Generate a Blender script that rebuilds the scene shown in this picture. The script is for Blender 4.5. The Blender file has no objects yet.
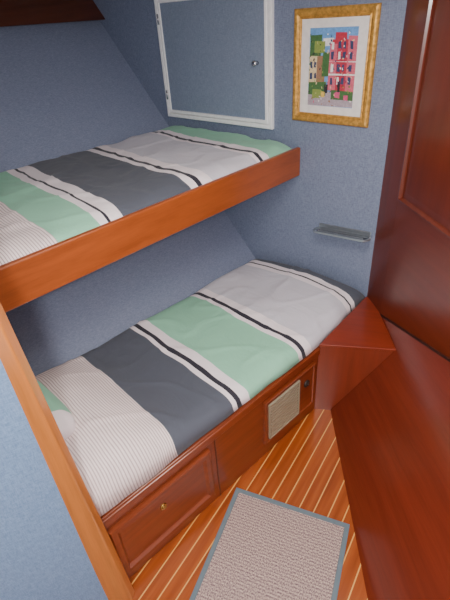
import bpy, math, random
import bmesh
from mathutils import Vector, Matrix, noise
random.seed(4)
V=Vector
scene=bpy.context.scene
col=scene.collection

# ------------------------------------------------------------ helpers
def link(o): col.objects.link(o); return o
def finish(o,mat=None,parent=None,label=None,cat=None,kind=None,smooth=False,group=None):
    if mat is not None:
        mats=mat if isinstance(mat,(list,tuple)) else [mat]
        for m in mats: o.data.materials.append(m)
    if smooth:
        for p in o.data.polygons: p.use_smooth=True
    if parent is not None:
        o.parent=parent; o.matrix_parent_inverse=parent.matrix_world.inverted()
    if label: o["label"]=label
    if cat: o["category"]=cat
    if kind: o["kind"]=kind
    if group: o["group"]=group
    return o
def mesh(name,verts,faces,base=None,cut=None,**kw):
    """verts in room coordinates; the object origin is moved to its own base centre"""
    vs=[V(v) for v in verts]
    me=bpy.data.meshes.new(name); me.from_pydata(vs,[],faces); me.update()
    bm=bmesh.new(); bm.from_mesh(me)
    for (pco,pno) in (cut or []):
        r=bmesh.ops.bisect_plane(bm,geom=bm.verts[:]+bm.edges[:]+bm.faces[:],plane_co=pco,plane_no=pno,clear_outer=True)
        ed=[e for e in r["geom_cut"] if isinstance(e,bmesh.types.BMEdge)]
        if ed: bmesh.ops.contextual_create(bm,geom=ed)
    bmesh.ops.recalc_face_normals(bm,faces=bm.faces[:])
    vv=[v.co.copy() for v in bm.verts]
    lo=V((min(v.x for v in vv),min(v.y for v in vv),min(v.z for v in vv)))
    hi=V((max(v.x for v in vv),max(v.y for v in vv),max(v.z for v in vv)))
    o0=V(((lo.x+hi.x)/2,(lo.y+hi.y)/2,lo.z)) if base is None else V(base)
    bmesh.ops.translate(bm,verts=bm.verts[:],vec=-o0)
    bm.to_mesh(me); bm.free()
    o=bpy.data.objects.new(name,me); link(o); o.location=o0
    bpy.context.view_layer.update()
    return finish(o,**kw)
def empty(name,loc,label,cat,group=None):
    o=bpy.data.objects.new(name,None); link(o); o.location=loc; o.empty_display_size=.05
    bpy.context.view_layer.update()
    return finish(o,label=label,cat=cat,group=group)
def bev(o,w=.004,s=2):
    m=o.modifiers.new("bevel","BEVEL"); m.width=w; m.segments=s; m.limit_method='ANGLE'; m.angle_limit=math.radians(35)
    return o
CUBE=[(0,1,3,2),(4,6,7,5),(0,4,5,1),(2,3,7,6),(0,2,6,4),(1,5,7,3)]
class Fr:
    """oriented frame: origin, a (along), b (up), n (outwards)"""
    def __init__(s,o,a,b,n): s.o,s.a,s.b,s.n=V(o),V(a).normalized(),V(b).normalized(),V(n).normalized()
    def p(s,u,v,w=0): return s.o+s.a*u+s.b*v+s.n*w
def box(name,fr,u0,u1,v0,v1,w0,w1,bw=.003,**kw):
    vs=[fr.p(u,v,w) for u in (u0,u1) for v in (v0,v1) for w in (w0,w1)]
    o=mesh(name,vs,CUBE,**kw)
    if bw: bev(o,bw)
    return o
def boxes(name,fr,lst,bw=.002,**kw):
    vs=[];fs=[]
    for (u0,u1,v0,v1,w0,w1) in lst:
        k=len(vs); vs+=[fr.p(u,v,w) for u in (u0,u1) for v in (v0,v1) for w in (w0,w1)]
        fs+=[tuple(i+k for i in f) for f in CUBE]
    o=mesh(name,vs,fs,**kw)
    if bw: bev(o,bw)
    return o
def ring(name,fr,u0,u1,v0,v1,prof,fill=False,**kw):
    """mitred moulding; prof=(inset,height) from outside in"""
    vs=[];fs=[]
    for (i,h) in prof:
        vs+=[fr.p(u0+i,v0+i,h),fr.p(u1-i,v0+i,h),fr.p(u1-i,v1-i,h),fr.p(u0+i,v1-i,h)]
    for k in range(len(prof)-1):
        for j in range(4):
            fs.append((4*k+j,4*k+(j+1)%4,4*k+4+(j+1)%4,4*k+4+j))
    if fill:
        k=4*(len(prof)-1); fs.append((k,k+1,k+2,k+3))
    return mesh(name,vs,fs,**kw)
def lathe(name,c,ax,prof,n=24,**kw):
    ax=V(ax).normalized(); t=ax.orthogonal().normalized(); s=ax.cross(t); c=V(c)
    vs=[];fs=[]
    for (r,h) in prof:
        for i in range(n):
            a=2*math.pi*i/n; vs.append(c+ax*h+(t*math.cos(a)+s*math.sin(a))*max(r,1e-4))
    for k in range(len(prof)-1):
        for i in range(n):
            fs.append((k*n+i,k*n+(i+1)%n,(k+1)*n+(i+1)%n,(k+1)*n+i))
    fs.append(tuple(range(n))); fs.append(tuple(range((len(prof)-1)*n,len(prof)*n)))
    kw.setdefault("smooth",True)
    return mesh(name,vs,fs,**kw)
def prism(name,pts,z0,z1,**kw):
    n=len(pts); vs=[(p[0],p[1],z0) for p in pts]+[(p[0],p[1],z1) for p in pts]
    fs=[tuple(range(n)),tuple(range(n,2*n))]+[(i,(i+1)%n,n+(i+1)%n,n+i) for i in range(n)]
    return mesh(name,vs,fs,**kw)

# ------------------------------------------------------------ materials
def newmat(name):
    m=bpy.data.materials.new(name); m.use_nodes=True
    nt=m.node_tree; b=nt.nodes["Principled BSDF"]
    return m,nt,b
def N(nt,t,**kw):
    n=nt.nodes.new(t)
    for k,v in kw.items(): setattr(n,k,v)
    return n
def L(nt,a,b): nt.links.new(a,b)
def c4(c): return (c[0],c[1],c[2],1)
def srgb(r,g,b):
    f=lambda x:(x/255/12.92) if x/255<=.04045 else ((x/255+.055)/1.055)**2.4
    return (f(r),f(g),f(b))
def ramp(nt,stops,interp='LINEAR'):
    r=N(nt,"ShaderNodeValToRGB"); cr=r.color_ramp; cr.interpolation=interp
    while len(cr.elements)<len(stops): cr.elements.new(.5)
    for e,(p,c) in zip(cr.elements,stops): e.position=p; e.color=c4(c)
    return r
def plain(name,c,rough=.5,metal=0,coat=0,var=.06,scale=40):
    m,nt,b=newmat(name)
    g=N(nt,"ShaderNodeNewGeometry"); no=N(nt,"ShaderNodeTexNoise"); no.inputs["Scale"].default_value=scale
    L(nt,g.outputs["Position"],no.inputs["Vector"])
    r=ramp(nt,[(.3,[x*(1-var) for x in c]),(.7,[min(1,x*(1+var)) for x in c])])
    L(nt,no.outputs["Fac"],r.inputs["Fac"]); L(nt,r.outputs["Color"],b.inputs["Base Color"])
    b.inputs["Roughness"].default_value=rough; b.inputs["Metallic"].default_value=metal
    b.inputs["Coat Weight"].default_value=coat
    return m
def wood(name,c,fr,along,rough=.3,coat=.35,scale=1.0,var=.28):
    """grain runs along direction `along` (room vector)"""
    dark=[x*(1-var) for x in c]; light=[x*(1+var) for x in c]
    m,nt,b=newmat(name)
    g=N(nt,"ShaderNodeNewGeometry")
    a=V(along).normalized(); s=V(fr).normalized(); t=a.cross(s).normalized()
    comb=N(nt,"ShaderNodeCombineXYZ")
    for i,(ax,sc) in enumerate(((a,1.6),(s,24),(t,24))):
        d=N(nt,"ShaderNodeVectorMath",operation='DOT_PRODUCT'); d.inputs[1].default_value=tuple(ax*sc*scale)
        L(nt,g.outputs["Position"],d.inputs[0]); L(nt,d.outputs["Value"],comb.inputs[i])
    n1=N(nt,"ShaderNodeTexNoise"); n1.inputs["Scale"].default_value=1.3; n1.inputs["Detail"].default_value=5; n1.inputs["Distortion"].default_value=.4
    L(nt,comb.outputs[0],n1.inputs["Vector"])
    n2=N(nt,"ShaderNodeTexNoise"); n2.inputs["Scale"].default_value=8; n2.inputs["Detail"].default_value=3
    L(nt,comb.outputs[0],n2.inputs["Vector"])
    r=ramp(nt,[(.28,dark),(.5,c),(.75,light)])
    mx=N(nt,"ShaderNodeMath",operation='MULTIPLY_ADD'); mx.inputs[1].default_value=.4; 
    sb=N(nt,"ShaderNodeMath",operation='SUBTRACT'); sb.inputs[1].default_value=.2
    L(nt,n2.outputs["Fac"],mx.inputs[0]); L(nt,n1.outputs["Fac"],mx.inputs[2]); L(nt,mx.outputs[0],sb.inputs[0])
    L(nt,sb.outputs[0],r.inputs["Fac"]); L(nt,r.outputs["Color"],b.inputs["Base Color"])
    b.inputs["Roughness"].default_value=rough; b.inputs["Coat Weight"].default_value=coat; b.inputs["Coat Roughness"].default_value=.15
    return m
def fabricwall(name,c1,c2):
    m,nt,b=newmat(name)
    g=N(nt,"ShaderNodeNewGeometry")
    outs=[]
    for sc in ((70,70,430),(390,390,60)):
        mp=N(nt,"ShaderNodeVectorMath",operation='MULTIPLY'); mp.inputs[1].default_value=sc
        L(nt,g.outputs["Position"],mp.inputs[0])
        no=N(nt,"ShaderNodeTexNoise"); no.inputs["Scale"].default_value=1; no.inputs["Detail"].default_value=2
        L(nt,mp.outputs[0],no.inputs["Vector"]); outs.append(no.outputs["Fac"])
    ad=N(nt,"ShaderNodeMath",operation='ADD'); L(nt,outs[0],ad.inputs[0]); L(nt,outs[1],ad.inputs[1])
    h=N(nt,"ShaderNodeMath",operation='MULTIPLY'); h.inputs[1].default_value=.5; L(nt,ad.outputs[0],h.inputs[0])
    r=ramp(nt,[(.36,c1),(.64,c2)]); L(nt,h.outputs[0],r.inputs["Fac"]); L(nt,r.outputs["Color"],b.inputs["Base Color"])
    bp=N(nt,"ShaderNodeBump"); bp.inputs["Strength"].default_value=.2; bp.inputs["Distance"].default_value=.0015
    L(nt,h.outputs[0],bp.inputs["Height"]); L(nt,bp.outputs["Normal"],b.inputs["Normal"])
    b.inputs["Roughness"].default_value=.7
    return m
MINT=srgb(144,202,172); CHAR=srgb(80,84,96); WHT=srgb(246,234,238); DRK=srgb(42,40,52); GRY=srgb(210,206,216)
def stripes(name,k,stops,vmin,vmax,pins=(),dirv=None):
    m,nt,b=newmat(name)
    g=N(nt,"ShaderNodeNewGeometry")
    d=N(nt,"ShaderNodeVectorMath",operation='DOT_PRODUCT'); d.inputs[1].default_value=dirv or (k,1,0)
    L(nt,g.outputs["Position"],d.inputs[0])
    no=N(nt,"ShaderNodeTexNoise"); no.inputs["Scale"].default_value=3.0; L(nt,g.outputs["Position"],no.inputs["Vector"])
    w=N(nt,"ShaderNodeMath",operation='MULTIPLY_ADD'); w.inputs[1].default_value=.05
    L(nt,no.outputs["Fac"],w.inputs[0]); L(nt,d.outputs["Value"],w.inputs[2])
    mr=N(nt,"ShaderNodeMapRange"); mr.inputs["From Min"].default_value=vmin+.025; mr.inputs["From Max"].default_value=vmax+.025
    L(nt,w.outputs[0],mr.inputs["Value"])
    r=ramp(nt,[((s-vmin)/(vmax-vmin),c) for s,c in stops],'CONSTANT'); L(nt,mr.outputs[0],r.inputs["Fac"])
    out=r.outputs["Color"]
    si=N(nt,"ShaderNodeMath",operation='MULTIPLY'); si.inputs[1].default_value=2*math.pi/.0105; L(nt,w.outputs[0],si.inputs[0])
    sn=N(nt,"ShaderNodeMath",operation='SINE'); L(nt,si.outputs[0],sn.inputs[0])
    gt=N(nt,"ShaderNodeMapRange"); gt.inputs["From Min"].default_value=.2; gt.inputs["From Max"].default_value=.9; L(nt,sn.outputs[0],gt.inputs["Value"])
    pr=ramp(nt,[(0,(0,0,0))]+[((s-vmin)/(vmax-vmin),(c,c,c)) for s,c in pins],'CONSTANT') if pins else None
    if pr:
        L(nt,mr.outputs[0],pr.inputs["Fac"])
        mu=N(nt,"ShaderNodeMath",operation='MULTIPLY'); L(nt,gt.outputs[0],mu.inputs[0]); L(nt,pr.outputs["Color"],mu.inputs[1])
        mx=N(nt,"ShaderNodeMix",data_type='RGBA'); mx.inputs["B"].default_value=c4(srgb(166,132,136))
        L(nt,mu.outputs[0],mx.inputs["Factor"]); L(nt,out,mx.inputs["A"]); out=mx.outputs["Result"]
    L(nt,out,b.inputs["Base Color"])
    b.inputs["Roughness"].default_value=.85; b.inputs["Sheen Weight"].default_value=.1
    n2=N(nt,"ShaderNodeTexNoise"); n2.inputs["Scale"].default_value=5; n2.inputs["Detail"].default_value=4; n2.inputs["Distortion"].default_value=1.4
    L(nt,g.outputs["Position"],n2.inputs["Vector"])
    bp=N(nt,"ShaderNodeBump"); bp.inputs["Strength"].default_value=.4; bp.inputs["Distance"].default_value=.02
    L(nt,n2.outputs["Fac"],bp.inputs["Height"]); L(nt,bp.outputs["Normal"],b.inputs["Normal"])
    return m

# ------------------------------------------------------------ key geometry
Zv=V((0,0,1))
ang=math.radians(5)
WO=V((-.68,2.0,0)); WT=V((math.cos(ang),-math.sin(ang),0)); WN=V((-math.sin(ang),-math.cos(ang),0))
wall=Fr(WO,WT,Zv,WN)
BX=V((.145,1,0)).normalized()                    # lower bunk front direction (fore-aft)
BF=Fr((-.8785,.27,0),BX,Zv,(1,-.145,0))           # lower bunk front face
DD=V((.714,-.70,0)).normalized(); DN=V((-.70,-.714,0)).normalized()
door=Fr((-.68,2.0,0),DD,Zv,DN)
# starboard sloping casing
A=V((-.62,1.518,0)); E=V((.57,-.82,0)).normalized(); D=V((-.650,2.02,.43))
PN=E.cross(D-A).normalized()
if PN.z<0: PN=-PN
up=(D-A)-E*((D-A).dot(E)); up.normalize()
cas=Fr(A,E,up,PN)

blue=fabricwall("blue_wallcovering",srgb(102,112,136),srgb(134,144,168))
bluehull=fabricwall("blue_hull_lining",srgb(110,119,144),srgb(142,151,176))
bluepanel=fabricwall("grey_blue_panel",srgb(116,129,150),srgb(140,153,174))
blue2=fabricwall("pale_blue_wallcovering",srgb(98,126,162),srgb(128,156,192))
mahog_bunk=wood("mahogany_bunk",srgb(124,54,26),BF.n,BX,var=.22)
mahog_door=wood("mahogany_door",srgb(98,38,21),DN,(0,0,1),scale=.8,var=.14)
mahog_rail=wood("mahogany_rail",srgb(100,39,21),DN,DD,var=.14)
orange_wood=wood("honey_mahogany",srgb(156,76,32),(1,0,0),(-.083,-1,0),var=.2)
post_wood=wood("honey_post",srgb(184,110,50),(0,1,0),(0,0,1),rough=.18,coat=.6,var=.18)
seat_wood=wood("mahogany_seat",srgb(130,48,26),(0,0,1),(.9,.35,0),var=.15)
seat_face=wood("mahogany_seat_face",srgb(120,46,25),(.4,-.9,0),(0,0,1),var=.15)
casing_wood=wood("mahogany_casing",srgb(110,42,25),PN,E+up*.15,scale=.9,rough=.25,coat=.4,var=.14)
dark_wood=wood("dark_trim",srgb(88,42,26),(1,0,0),(0,1,0))
white=plain("white_paint",srgb(250,250,252),.4)
brass=plain("brass",srgb(190,150,80),.25,1)
chrome=plain("chrome",srgb(200,200,205),.22,1)
gold=plain("gold_leaf",srgb(198,148,70),.5,.4,var=.3,scale=70)
offwhite=plain("mat_board",srgb(236,230,226),.8)
beige=plain("grey_beige_grille",srgb(168,156,132),.4,.2)
blackm=plain("black_metal",srgb(40,32,28),.4)
headliner=plain("headliner",srgb(224,222,216),.8)

# ------------------------------------------------------------ room shell
m,nt,b=newmat("teak_and_holly")
g=N(nt,"ShaderNodeNewGeometry")
ac=V((1,.09,0)).normalized(); al=V((-.09,1,0)).normalized()
d=N(nt,"ShaderNodeVectorMath",operation='DOT_PRODUCT'); d.inputs[1].default_value=tuple(ac/.058); L(nt,g.outputs["Position"],d.inputs[0])
fr_=N(nt,"ShaderNodeMath",operation='FRACT'); L(nt,d.outputs["Value"],fr_.inputs[0])
lt=N(nt,"ShaderNodeMath",operation='LESS_THAN'); lt.inputs[1].default_value=.085; L(nt,fr_.outputs[0],lt.inputs[0])
fl=N(nt,"ShaderNodeMath",operation='FLOOR'); L(nt,d.outputs["Value"],fl.inputs[0])
d2=N(nt,"ShaderNodeVectorMath",operation='DOT_PRODUCT'); d2.inputs[1].default_value=tuple(al*1.5); L(nt,g.outputs["Position"],d2.inputs[0])
d3=N(nt,"ShaderNodeMath",operation='MULTIPLY'); d3.inputs[1].default_value=1.2; L(nt,d.outputs["Value"],d3.inputs[0])
cb=N(nt,"ShaderNodeCombineXYZ"); L(nt,d2.outputs["Value"],cb.inputs[0]); L(nt,d3.outputs[0],cb.inputs[1]); L(nt,fl.outputs[0],cb.inputs[2])
nn=N(nt,"ShaderNodeTexNoise"); nn.inputs["Scale"].default_value=1.6; nn.inputs["Detail"].default_value=4; L(nt,cb.outputs[0],nn.inputs["Vector"])
rr=ramp(nt,[(.3,srgb(132,60,22)),(.5,srgb(150,71,27)),(.7,srgb(166,84,34))]); L(nt,nn.outputs["Fac"],rr.inputs["Fac"])
mx=N(nt,"ShaderNodeMix",data_type='RGBA'); mx.inputs["B"].default_value=c4(srgb(224,164,86))
L(nt,lt.outputs[0],mx.inputs["Factor"]); L(nt,rr.outputs["Color"],mx.inputs["A"]); L(nt,mx.outputs["Result"],b.inputs["Base Color"])
b.inputs["Roughness"].default_value=.25; b.inputs["Coat Weight"].default_value=.5; b.inputs["Coat Roughness"].default_value=.15
floor_m=m
mesh("floor",[(-3,-1.4,0),(1.6,-1.4,0),(1.6,2.6,0),(-3,2.6,0),(-3,-1.4,-.04),(1.6,-1.4,-.04),(1.6,2.6,-.04),(-3,2.6,-.04)],
     [(0,1,2,3),(4,5,6,7),(0,1,5,4),(1,2,6,5),(2,3,7,6),(3,0,4,7)],mat=floor_m,kind="structure")
box("wall_back",wall,-2.6,.35,0,2.06,-.04,0,bw=0,mat=blue,kind="structure")
def hull(z,y):
    u=-.75-(z-.39)*.94
    far=wall.p(u,z,.0)
    s=(far.y-y)
    return V((far.x-.112*s,y,z))
vs=[];fs=[]
for off in (0,-.04):
    for z in (0,2.06):
        u=-.75-(z-.39)*.94
        f=wall.p(u,z,-.02); nr=hull(z,-.9)
        vs+=[f+V((off,0,0)),nr+V((off,0,0))]
fs=[(0,1,3,2),(4,5,7,6),(0,1,5,4),(2,3,7,6),(0,2,6,4),(1,3,7,5)]
mesh("wall_hull",vs,fs,mat=bluehull,kind="structure")
mesh("ceiling",[(-3,-.6,2.02),(1.6,-.6,2.02),(1.6,2.6,2.02),(-3,2.6,2.02),(-3,-.6,2.05),(1.6,-.6,2.05),(1.6,2.6,2.05),(-3,2.6,2.05)],
     [(0,1,2,3),(4,5,6,7),(0,1,5,4),(1,2,6,5),(2,3,7,6),(3,0,4,7)],mat=headliner,kind="structure")
bk=Fr((-.90,.250,0),(-1,-.10,0),Zv,(.10,-1,0))
box("wall_near",bk,0,2.1,0,2.02,-.02,0,bw=0,mat=blue2,kind="structure")
bp_=Fr((-.872,.262,0),(-.45,-.89,0),Zv,(.89,-.45,0))
box("wall_passage",bp_,0,1.5,0,2.02,-.03,0,bw=0,mat=blue2,kind="structure")
pf=V((.81,.58,0)); pn=V((.58,-.81,0))
p0=V((-.876,.265,0)); vs=[]
for z,w,sh_ in ((0,.092,0),(1.0,.068,-.026),(2.02,.044,-.052)):
    for a,o in ((0,.006),(w,.006),(w,-.03),(0,-.03)):
        q=p0+pf*(a+sh_)+pn*o; vs.append((q.x,q.y,z))
fs=[(0,1,2,3),(8,9,10,11)]
for k in (0,4):
    for j in range(4): fs.append((k+j,k+(j+1)%4,k+4+(j+1)%4,k+4+j))
bev(mesh("trim_1",vs,fs,mat=post_wood,kind="structure"),.005,3)
vs=[]
for yy in (None,-.2):
    for z,o in ((1.765,.0),(1.92,.0),(1.765,.07),(1.92,.07)):
        if yy is None: q=wall.p(-.75-(z-.39)*.94,z,0)
        else: q=hull(z,yy)
        vs.append((q.x+o+.0,q.y,z))
mesh("trim_2",vs,CUBE,mat=dark_wood,kind="structure")

# door leaf: lower edge is cut parallel to, and just clear of, the casing
gap=[(A+Zv*.012,-PN)]
boxes("door_1",door,[(0,.16,.20,2.02,-.035,0),(1.02,1.2,.20,2.02,-.035,0)],bw=.0,cut=None,mat=mahog_door,kind="structure")
boxes("trim_3",door,[(.16,1.02,.20,1.025,-.035,-.0005),(.16,1.02,1.92,2.02,-.035,-.0005)],bw=.0,mat=mahog_rail,kind="structure")
ring("trim_4",door,.16,1.02,1.025,1.92,[(0,-.002),(.003,.004),(.010,.005),(.015,-.004),(.020,-.008),(.05,-.006)],fill=True,mat=mahog_door,kind="structure")
vs=[cas.p(u,v,w) for w in (0,-.03) for u,v in ((-.9,0),(2.0,0),(2.0,1.30),(-.9,1.30))]
mesh("wall_casing",vs,[(0,1,2,3),(4,5,6,7),(0,1,5,4),(1,2,6,5),(2,3,7,6),(3,0,4,7)],
     cut=[(wall.p(0,0,.001),-WN),(door.p(0,0,-.03),-DN)],mat=casing_wood,kind="structure")
def meet(u):
    p=door.p(u,0,0); return (A-p).dot(PN)/PN.z
# thin strip painted dark as the shadow gap where door and casing meet
vs=[]
for u in (.0,1.2):
    z=meet(u)
    for dz,w in ((-.01,-.002),(-.01,.003),(.006,.003),(.006,-.002)):
        vs.append(door.p(u,z+dz,w))
mesh("shadow_strip",vs,[(0,1,2,3),(4,5,6,7)]+[(i,(i+1)%4,4+(i+1)%4,4+i) for i in range(4)],mat=plain("seam_shadow",srgb(48,20,14),.6),kind="structure")

# ------------------------------------------------------------ lower bunk base
Lb=1.235
bunk=empty("bunk_base",(-1.2,1.1,0),"mahogany lower bunk base with drawer and vented locker","bunk bed")
f0=BF.p(0,0);f1=BF.p(Lb,0); f2=wall.p(-.02,0,.004)
b1t=wall.p(-.72,0,.004); b0t=hull(.40,.29)+V((.03,0,0))
b1=wall.p(-.38,0,.004)
bot=[f0,f1,f2,b1,V((-1.30,.29,0))]; topv=[f0,f1,f2,b1t,V((b0t.x,.29,0))]
vs=[(p.x,p.y,0.0) for p in bot]+[(p.x,p.y,.412) for p in topv]
n=5; fs=[tuple(range(n)),tuple(range(n,2*n))]+[(i,(i+1)%n,n+(i+1)%n,n+i) for i in range(n)]
bev(mesh("body",vs,fs,mat=mahog_bunk,parent=bunk),.003)
seam=.56
box("stile",BF,seam-.003,seam+.003,0.0,.41,0,.003,bw=.001,mat=dark_wood,parent=bunk)
box("top_rail",BF,0.01,Lb,.375,.412,0,.012,bw=.004,mat=mahog_bunk,parent=bunk)
dr=empty("drawer",BF.p(.3,.05,0),None,None); finish(dr,parent=bunk)
ring("drawer_front",BF,.07,.525,.055,.345,[(0,0),(.002,.014),(.008,.017),(.028,.017),(.033,.011),(.038,.006),(.050,.007)],fill=True,mat=mahog_bunk,parent=dr)
kb=BF.p(.285,.245,.007)
lathe("latch",kb,BF.n,[(.015,0),(.015,.003),(.013,.005),(.009,.005),(.008,.002),(.005,.002),(.005,.006),(.001,.006)],mat=brass,parent=dr,label="small round flush brass latch")
lk=empty("locker_door",BF.p(1.0,.1,0),None,None); finish(lk,parent=bunk)
ring("door_panel",BF,.84,1.20,.085,.350,[(0,0),(.001,.014),(.005,.017),(.012,.017),(.015,.012)],fill=True,mat=mahog_bunk,parent=lk)
boxes("vent_grille",BF,[(.868,1.072,.115,.322,.012,.015)],bw=0,mat=plain("grille_back",srgb(70,58,46),.6),parent=lk,label="brown vent panel behind the slats")
boxes("vent_slats",BF,[(.876,1.064,.122+.0178*i,.133+.0178*i,.015,.020) for i in range(11)],bw=0,mat=beige,parent=lk,label="grey beige metal vent slats")
ring("grille_frame",BF,.864,1.076,.111,.326,[(0,.012),(.001,.022),(.006,.022),(.007,.016)],mat=beige,parent=lk)
lathe("latch",BF.p(1.135,.26,.012),BF.n,[(.020,0),(.020,.005),(.015,.008),(.008,.008),(.007,.013),(.001,.013)],mat=blackm,parent=lk,label="round black flush latch")

# ------------------------------------------------------------ corner seat
seat=empty("corner_seat",(-.6,1.7,0),"triangular mahogany corner seat beside the lower bunk","seat")
s0=BF.p(Lb+.003,0); s2=wall.p(-.002,0,.006)
def hit(p,dv,z,off=.002):
    p=V((p.x,p.y,z)); q=A+PN*off
    return p+dv*((q-p).dot(PN)/dv.dot(PN))
fd=V((.33,.17,0)).normalized()
s1=hit(s0,fd,.418); qa=hit(s0,fd,0)
s3=hit(s2,V((1,-.087,0)),.418)
bot=[(s0.x,s0.y,0),(qa.x,qa.y,0),(s2.x-.06,s2.y-.30,0)]
topp=[(s0.x,s0.y,.418),(s1.x,s1.y,.418),(s2.x,s2.y,.418)]
mesh("body",bot+topp,[(0,1,2),(3,4,5),(0,1,4,3),(1,2,5,4),(2,0,3,5)],mat=seat_face,parent=seat)
fn=V((fd.y,-fd.x,0))
s1t=hit(s0,fd,.43)
tp=[s0+fn*.003,s1t+fn*.003,s3,s2]
bev(prism("seat_top",[(p.x,p.y) for p in tp],.419,.430,mat=seat_wood,parent=seat),.002,3)

# ------------------------------------------------------------ bedding
def bedding(xf,xb,y0,yend,zb,h,bulges,hang,ns=60,nt=140,seed=0,amp=1.0,backdrop=0.0):
    vs=[];fs=[]
    for j in range(nt+1):
        tt=j/nt
        for i in range(ns+1):
            s=i/ns                              # 0 outboard .. 1 front
            y=y0+tt*(yend(-1.2)-y0)
            for _ in range(3):
                x=xb(y)+(xf(y)-xb(y))*s
                y=y0+tt*(yend(x)-y0)
            ex=1-min(1,max(0,(s-.86)/.14))**2.6 if s>.86 else 1-(max(0,(.10-s)/.10))**3*.6
            et=1
            if tt>.97: et=1-((tt-.97)/.03)**2.2
            if tt<.04: et=1-((.04-tt)/.04)**2.6
            prof=min(ex,1)*et
            z=zb+h*(max(prof,0)**.6)-backdrop*(1-s)**2
            for (bx,by,rx,ry,bh) in bulges:
                z+=bh*math.exp(-abs((x-bx)/rx)**3-abs((y-by)/ry)**3)*max(prof,0)**.5
            w=noise.noise(V((x*3.5,y*3.5+seed,seed)))*.014+noise.noise(V((x*9+y*6,y*4,seed+4)))*.006
            r=1-abs(noise.noise(V((x*5-y*4,y*4+x*2,seed+9))))*2
            w+=max(0,r-.74)*.022
            z+=w*amp*min(1,prof+.25)
            x+=noise.noise(V((y*7,seed,1.3)))*.008*(1 if s>.9 else 0)
            if s==1: z=zb-hang-(.012*max(0,noise.noise(V((y*5,seed,3)))))
            vs.append(V((x,y,z)))
    for j in range(nt):
        for i in range(ns):
            a=j*(ns+1)+i; fs.append((a,a+1,a+ns+2,a+ns+1))
    return vs,fs,ns,nt
def addbed(label,mat,coremat,**kw):
    vs,fs,ns,nt=bedding(**kw)
    zb=kw["zb"]; idx=[(j,0) for j in range(0,nt+1,5)]+[(nt,i) for i in range(0,ns+1,4)]+[(j,ns) for j in range(nt,-1,-5)]+[(0,i) for i in range(ns,-1,-4)]
    cx=sum(v.x for v in vs)/len(vs); cy=sum(v.y for v in vs)/len(vs)
    pts=[]
    for (j,i) in idx:
        p=vs[j*(ns+1)+i]; q=(cx+(p.x-cx)*.93,cy+(p.y-cy)*.97)
        if not pts or (abs(pts[-1][0]-q[0])+abs(pts[-1][1]-q[1]))>1e-4: pts.append(q)
    if abs(pts[0][0]-pts[-1][0])+abs(pts[0][1]-pts[-1][1])<1e-4: pts.pop()
    core=prism("mattress",pts,zb-.012,zb+.008,mat=coremat,label=label,cat="mattress",group="bunk mattresses")
    d=mesh("duvet_cover",vs,fs,mat=mat,parent=core,smooth=True)
    so=d.modifiers.new("solid","SOLIDIFY"); so.thickness=.005; so.offset=-1
    return core
cream=plain("mattress_ticking",srgb(210,205,198),.85)
def band(v,w=.10): return [(v,WHT),(v+w*.32,DRK),(v+w*.52,WHT),]
def shf(lst,o): return [(a+o,c) for a,c in lst]
K1=.165; o1=-K1*.75
PW=srgb(244,228,226)
low=shf([(-.2,PW),(.64,CHAR)]+band(.925)+[(1.025,MINT)]+band(1.335)+[(1.435,GRY)]+band(1.80,.085)+[(1.885,CHAR)],o1)
low[0]=(-.5,PW)
stripe_low=stripes("striped_duvet_lower",K1,low,-.5,2.5,pins=[(-.45,.8),(.64+o1,0)])
K2=.17; o2=-K2*1.2
upl=shf([(-.2,PW),(.66,MINT)]+band(.83,.11)+[(.94,CHAR)]+band(1.28,.12)+[(1.40,GRY)]+band(1.71,.10)+[(1.81,MINT)],o2)
upl[0]=(-.5,PW)
stripe_up=stripes("striped_duvet_upper",K2,upl,-.5,2.5,pins=[(-.45,.8),(.66+o2,0)])
def xf_low(y): return (-.872+(y-.33)*.147) if y<1.49 else -.702+(y-1.49)*.03
def xb_low(y): return hull(.43,y).x+.032
yend_low=lambda x: wall.p(0,0,.008).y-math.tan(ang)*(x+.68)
addbed("mattress in a striped mint and charcoal duvet on the lower bunk",stripe_low,cream,
   xf=xf_low,xb=xb_low,y0=.29,yend=yend_low,zb=.43,h=.050,bulges=[(-1.18,.44,.40,.26,.115),(-.92,1.80,.22,.3,.020)],hang=.008,seed=2.3,backdrop=.02)
def xf_up(y): return -1.272+(y-.48)*.083+.0
def xb_up(y): return hull(1.13,y).x+.035
addbed("mattress in a striped mint and charcoal duvet on the upper bunk",stripe_up,cream,
   xf=xf_up,xb=xb_up,y0=.27,yend=yend_low,zb=1.125,h=.058,bulges=[],hang=.010,seed=7.1)

def pillow(c,ax,ay,az,rx,ry,rz,mat):
    ax,ay,az=V(ax).normalized(),V(ay).normalized(),V(az).normalized(); c=V(c)
    vs=[];fs=[];n=28
    for side in (1,-1):
        for j in range(n+1):
            for i in range(n+1):
                a=i/n*2-1;b_=j/n*2-1
                t=(max(0,1-a**4)*max(0,1-b_**4))**.5
                p=c+ax*(a*rx*(1-.16*abs(b_)**4))+ay*(b_*ry*(1-.16*abs(a)**4))+az*side*(rz*t+noise.noise(V((a*3,b_*3,side)))*.008*t)
                vs.append(p)
    m_=(n+1)**2
    for s in (0,1):
        for j in range(n):
            for i in range(n):
                q=s*m_+j*(n+1)+i; fs.append((q,q+1,q+n+2,q+n+1))
    o=mesh("pillow",vs,fs,mat=mat,smooth=True,label="mint striped pillow at the head of the lower bunk",cat="pillow")
    bm=bmesh.new(); bm.from_mesh(o.data); bmesh.ops.remove_doubles(bm,verts=bm.verts[:],dist=.0005); bmesh.ops.recalc_face_normals(bm,faces=bm.faces[:]); bm.to_mesh(o.data); bm.free()
    return o
pil_m=stripes("striped_pillow",0,[(-3,MINT),(-1.255,WHT),(-1.232,DRK),(-1.220,WHT),(-1.203,DRK),(-1.193,WHT)],-3,1,dirv=(1,-.25,0))
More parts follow.
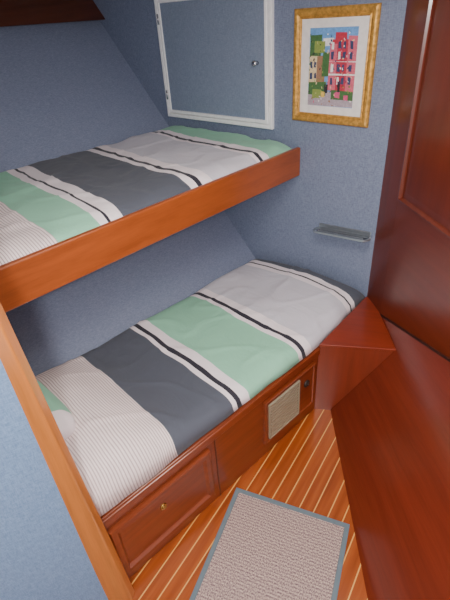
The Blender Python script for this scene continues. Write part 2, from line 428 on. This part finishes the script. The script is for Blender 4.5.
pillow((-1.318,.370,.652),(1,.0,-.14),(0,.9,-.36),(0,.36,.9),.25,.125,.062,pil_m)

# ------------------------------------------------------------ upper bunk lee board
UX=V((-.083,-1,0)).normalized()
ub=Fr(wall.p(-.452,0,.004),UX,Zv,(1,-.083,0))
tray=empty("upper_bunk",ub.p(.9,1.02,-.4),"upper bunk with a varnished wooden side board","bunk bed")
vs=[ub.p(u,v,w) for u in (0,1.76) for v in (1.012,1.157) for w in (-.024,0)]
o=mesh("side_board",vs,CUBE,mat=orange_wood,parent=tray); bev(o,.006,3)
pp=[wall.p(-.49,0,.006),ub.p(1.74,0,-.026),V((hull(1.06,.27).x+.03,.27,0)),V((wall.p(-1.34,0,.006).x,wall.p(-1.34,0,.006).y,0))]
prism("berth_panel",[(p.x,p.y) for p in pp],1.075,1.10,mat=orange_wood,parent=tray)

# ------------------------------------------------------------ wall cupboard on the back wall
cab=empty("wall_cupboard",wall.p(-1.03,1.24,0),"blue panelled cupboard with white frame above the bunk","cupboard")
u0,u1,v0,v1=-1.448,-.625,1.228,1.862
ring("frame",wall,u0,u1,v0,v1,[(0,0),(0,.018),(.003,.022),(.019,.022),(.022,.016),(.022,.004)],mat=white,parent=cab)
cd=empty("door",wall.p(-1.03,1.27,.004),None,None); finish(cd,parent=cab)
ring("door_frame",wall,u0+.025,u1-.025,v0+.025,v1-.025,[(0,.002),(0,.020),(.003,.024),(.015,.024),(.018,.018)],mat=white,parent=cd)
box("door_panel",wall,u0+.040,u1-.040,v0+.040,v1-.040,.004,.018,bw=0,mat=bluepanel,parent=cd)
lathe("knob",wall.p(-.715,1.535,.020),WN,[(.010,0),(.006,.004),(.006,.014),(.014,.020),(.015,.026),(.010,.032),(.001,.034)],mat=chrome,parent=cd)
for zz in (1.33,1.72):
    lathe("hinge",wall.p(u0+.024,zz,.026),Zv,[(.006,0),(.006,.05)],n=12,mat=chrome,parent=cd)

# ------------------------------------------------------------ framed picture
pic=empty("framed_picture",wall.p(-.305,1.27,0),"gold framed painting of colourful townhouses","picture")
pu0,pu1,pv0,pv1=-.505,-.100,1.285,1.748
prof=[(i*.85,h) for i,h in [(0,.0),(0,.010),(.006,.016),(.014,.019),(.024,.018),(.032,.013),(.036,.011),(.042,.014),(.046,.011),(.048,.005)]]
vs=[];fs=[];seg=56
def rectpt(i,side,k):
    uu0,uu1,vv0,vv1=pu0+i,pu1-i,pv0+i,pv1-i
    t=k/seg
    if side==0: return uu0+(uu1-uu0)*t,vv0
    if side==1: return uu1,vv0+(vv1-vv0)*t
    if side==2: return uu1-(uu1-uu0)*t,vv1
    return uu0,vv1-(vv1-vv0)*t
for (i,h) in prof:
    for side in range(4):
        for k in range(seg):
            u,v=rectpt(i,side,k)
            hh=h+(noise.noise(V((u*60,v*60,i*200)))*.0016 if .004<i<.038 else 0)
            vs.append(wall.p(u,v,hh))
tot=4*seg
for r_ in range(len(prof)-1):
    for k in range(tot):
        fs.append((r_*tot+k,r_*tot+(k+1)%tot,(r_+1)*tot+(k+1)%tot,(r_+1)*tot+k))
mesh("frame",vs,fs,mat=gold,parent=pic)
box("mat_board",wall,pu0+.037,pu1-.037,pv0+.037,pv1-.037,.003,.0055,bw=0,mat=offwhite,parent=pic)
cols={"sky":(110,160,215),"leaf":(74,112,66),"leaf2":(140,156,80),"red":(190,56,74),"pink":(214,104,122),"cream":(226,204,160),"win":(60,70,104),
 "road":(176,160,170),"yel":(226,190,90),"tan":(160,120,92),"dark":(50,48,54),"wht":(240,236,232),"flow":(216,84,130)}
pm={};ml=[]
for i,(k,c) in enumerate(cols.items()): pm[k]=i; ml.append(plain("paint_"+k,srgb(*c),.5,var=.15,scale=120))
au0,au1,av0,av1=pu0+.085,pu1-.085,pv0+.075,pv1-.075
quads=[("sky",0,0,1,1),("wht",.30,.78,.52,.88),("cream",0,.30,.22,.78),("tan",.18,.30,.36,.66),("leaf",.02,.66,.26,.92),("leaf2",.12,.70,.34,.84),("leaf",.30,.40,.46,.70),
 ("red",.50,.20,.98,.86),("pink",.44,.22,.60,.80),("pink",.82,.16,1,.90),("red",.55,.84,.78,.94),
 ("road",0,0,1,.20),("leaf",0,.14,.40,.32),("leaf2",.10,.10,.30,.22),("leaf",.52,.10,1,.22),("flow",.60,.12,.72,.20),("flow",.80,.10,.9,.17),("dark",.36,.18,.44,.30),("yel",.30,.12,.38,.2)]
for a in (.48,.62,.72,.86):
    for b_ in (.30,.46,.62,.74):
        quads.append(("win" if (a+b_)%.3>.1 else "wht",a,b_,a+.06,b_+.09))
for a in (.03,.12):
    for b_ in (.36,.5): quads.append(("win",a,b_,a+.05,b_+.08))
quads+= [("wht",.44,.42,1,.435),("wht",.44,.58,1,.592),("dark",.655,.2,.70,.34)]
random.seed(9)
for i in range(150):
    a,b_=random.random()*.96,random.random()*.96
    key=random.choice(["leaf","leaf2","cream","dark"]) if b_<.3 or a<.42 else random.choice(["red","pink","cream","win","wht"])
    if b_<.14: key=random.choice(["road","wht","flow","tan"])
    if b_>.9: key=random.choice(["wht","sky"])
    quads.append((key,a,b_,a+.01+random.random()*.022,b_+.01+random.random()*.022))
vs=[];fs=[];mi=[]
for i,(k,a0,b0,a1,b1_) in enumerate(quads):
    n=len(vs); w=.0065+i*.00001
    ja=[random.uniform(-.01,.01) if i else 0 for _ in range(8)]
    pts=[(a0+ja[0],b0+ja[1]),(a1+ja[2],b0+ja[3]),(a1+ja[4],b1_+ja[5]),(a0+ja[6],b1_+ja[7])]
    for a,b_ in pts:
        a=min(1,max(0,a)); b_=min(1,max(0,b_)); vs.append(wall.p(au0+(au1-au0)*a,av0+(av1-av0)*b_,w))
    fs.append((n,n+1,n+2,n+3)); mi.append(pm[k])
o=mesh("painting",vs,fs,mat=ml,parent=pic)
for p,i in zip(o.data.polygons,mi): p.material_index=i

# ------------------------------------------------------------ small wall rack (hung slightly out of level)
rack=empty("wall_rack",wall.p(-.17,.74,0),"small chrome metal rack fixed to the blue wall","rack")
grey=plain("silver_metal",srgb(170,178,186),.28,.75)
ta=math.radians(4.5)
rk=Fr(wall.p(-.168,.762,0),WT*math.cos(ta)+Zv*math.sin(ta),Zv*math.cos(ta)-WT*math.sin(ta),WN)
box("back_plate",rk,-.15,.15,-.012,.026,0,.006,bw=.003,mat=grey,parent=rack)
def stadium(name,u0,u1,w0,w1,z0,z1,inner,mat,parent):
    n=10
    def loop(u0,u1,w0,w1):
        r=(w1-w0)/2; c=(w0+w1)/2; pts=[]
        for i in range(n+1):
            a=-math.pi/2+math.pi*i/n; pts.append((u1-r+r*math.cos(a),c+r*math.sin(a)))
        for i in range(n+1):
            a=math.pi/2+math.pi*i/n; pts.append((u0+r+r*math.cos(a),c+r*math.sin(a)))
        return pts
    a=loop(u0,u1,w0,w1); b_=loop(u0+inner,u1-inner,w0+inner,w1-inner); k=len(a)
    vs=[rk.p(u,z0,w) for u,w in a]+[rk.p(u,z1,w) for u,w in a]+[rk.p(u,z1,w) for u,w in b_]+[rk.p(u,z0,w) for u,w in b_]
    fs=[]
    for r_ in range(4):
        for i in range(k):
            fs.append((r_*k+i,r_*k+(i+1)%k,((r_+1)%4)*k+(i+1)%k,((r_+1)%4)*k+i))
    return mesh(name,vs,fs,mat=mat,parent=parent)
stadium("rim",-.162,.162,.004,.072,-.004,.006,.008,grey,rack)
boxes("tray",rk,[(-.145,.145,-.010,-.006,.014,.062)],bw=.001,mat=plain("tray_metal",srgb(80,88,102),.4,.6),parent=rack)
boxes("bar",rk,[(-.13,.13,.0,.006,.026,.031),(-.13,.13,.0,.006,.045,.050)],bw=.001,mat=grey,parent=rack)

# ------------------------------------------------------------ rug
ru=V((.963,.268,0)).normalized(); rv=V((.268,-.963,0)).normalized()
rug=Fr((-.757,.888,.0),ru,rv,(0,0,1))
m,nt,b=newmat("woven_rug")
g=N(nt,"ShaderNodeNewGeometry")
def dotp(vec):
    d=N(nt,"ShaderNodeVectorMath",operation='DOT_PRODUCT'); d.inputs[1].default_value=tuple(vec); L(nt,g.outputs["Position"],d.inputs[0]); return d.outputs["Value"]
a=dotp(ru*1); c=dotp(rv*1)
cb=N(nt,"ShaderNodeCombineXYZ")
for i,(s_,k) in enumerate(((a,300),(c,150))):
    mm=N(nt,"ShaderNodeMath",operation='MULTIPLY'); mm.inputs[1].default_value=k; L(nt,s_,mm.inputs[0]); L(nt,mm.outputs[0],cb.inputs[i])
no=N(nt,"ShaderNodeTexNoise"); no.inputs["Scale"].default_value=1.1; no.inputs["Detail"].default_value=1; L(nt,cb.outputs[0],no.inputs["Vector"])
sm=N(nt,"ShaderNodeMath",operation='MULTIPLY'); sm.inputs[1].default_value=2*math.pi/.012; L(nt,c,sm.inputs[0])
sn=N(nt,"ShaderNodeMath",operation='SINE'); L(nt,sm.outputs[0],sn.inputs[0])
ma=N(nt,"ShaderNodeMath",operation='MULTIPLY_ADD'); ma.inputs[1].default_value=.06; L(nt,sn.outputs[0],ma.inputs[0]); L(nt,no.outputs["Fac"],ma.inputs[2])
rr=ramp(nt,[(.36,srgb(108,84,90)),(.5,srgb(156,132,128)),(.66,srgb(202,178,162))]); L(nt,ma.outputs[0],rr.inputs["Fac"])
L(nt,rr.outputs["Color"],b.inputs["Base Color"]); b.inputs["Roughness"].default_value=.9
bp=N(nt,"ShaderNodeBump"); bp.inputs["Strength"].default_value=.2; bp.inputs["Distance"].default_value=.002
L(nt,ma.outputs[0],bp.inputs["Height"]); L(nt,bp.outputs["Normal"],b.inputs["Normal"])
rug_m=m
rb=plain("rug_binding",srgb(98,112,120),.85)
o=box("rug",rug,0,.482,0,.78,0.001,.008,bw=.002,mat=rug_m,label="flat woven beige mauve rug with grey binding",cat="rug")
ring("binding",rug,-.002,.484,-.002,.782,[(0,.001),(0,.010),(.002,.011),(.017,.011),(.019,.008)],mat=rb,parent=o)

# ------------------------------------------------------------ lights
def area(name,loc,size,energy,color,rot=(0,0,0)):
    l=bpy.data.lights.new(name,'AREA'); l.shape='SQUARE'; l.size=size; l.energy=energy; l.color=color
    o=bpy.data.objects.new(name,l); link(o); o.location=loc; o.rotation_euler=rot; return o
area("ceiling_light",(-.45,.95,2.0),.5,16,(1,.95,.88))
pl=bpy.data.lights.new("flash",'POINT'); pl.energy=80; pl.shadow_soft_size=.06; pl.color=(1,.97,.96)
po=bpy.data.objects.new("flash",pl); link(po); po.location=(.10,-.20,1.82)
w=bpy.data.worlds.new("w"); scene.world=w; w.use_nodes=True
w.node_tree.nodes["Background"].inputs[0].default_value=(.95,.97,1,1); w.node_tree.nodes["Background"].inputs[1].default_value=1.1

# ------------------------------------------------------------ camera
th,roll,yaw=[math.radians(a) for a in (33,4.2,40)]
F=V((-math.sin(yaw)*math.cos(th),math.cos(yaw)*math.cos(th),-math.sin(th)))
R0=V((math.cos(yaw),math.sin(yaw),0)); U0=R0.cross(F)
R=R0*math.cos(roll)-U0*math.sin(roll); U=U0*math.cos(roll)+R0*math.sin(roll)
M=Matrix(((R.x,U.x,-F.x,0),(R.y,U.y,-F.y,0),(R.z,U.z,-F.z,1.75),(0,0,0,1)))
cd_=bpy.data.cameras.new("camera"); cd_.sensor_fit='AUTO'; cd_.sensor_width=36; cd_.lens=440/600*36; cd_.clip_start=.02
co=bpy.data.objects.new("camera",cd_); link(co); co.matrix_world=M
scene.camera=co
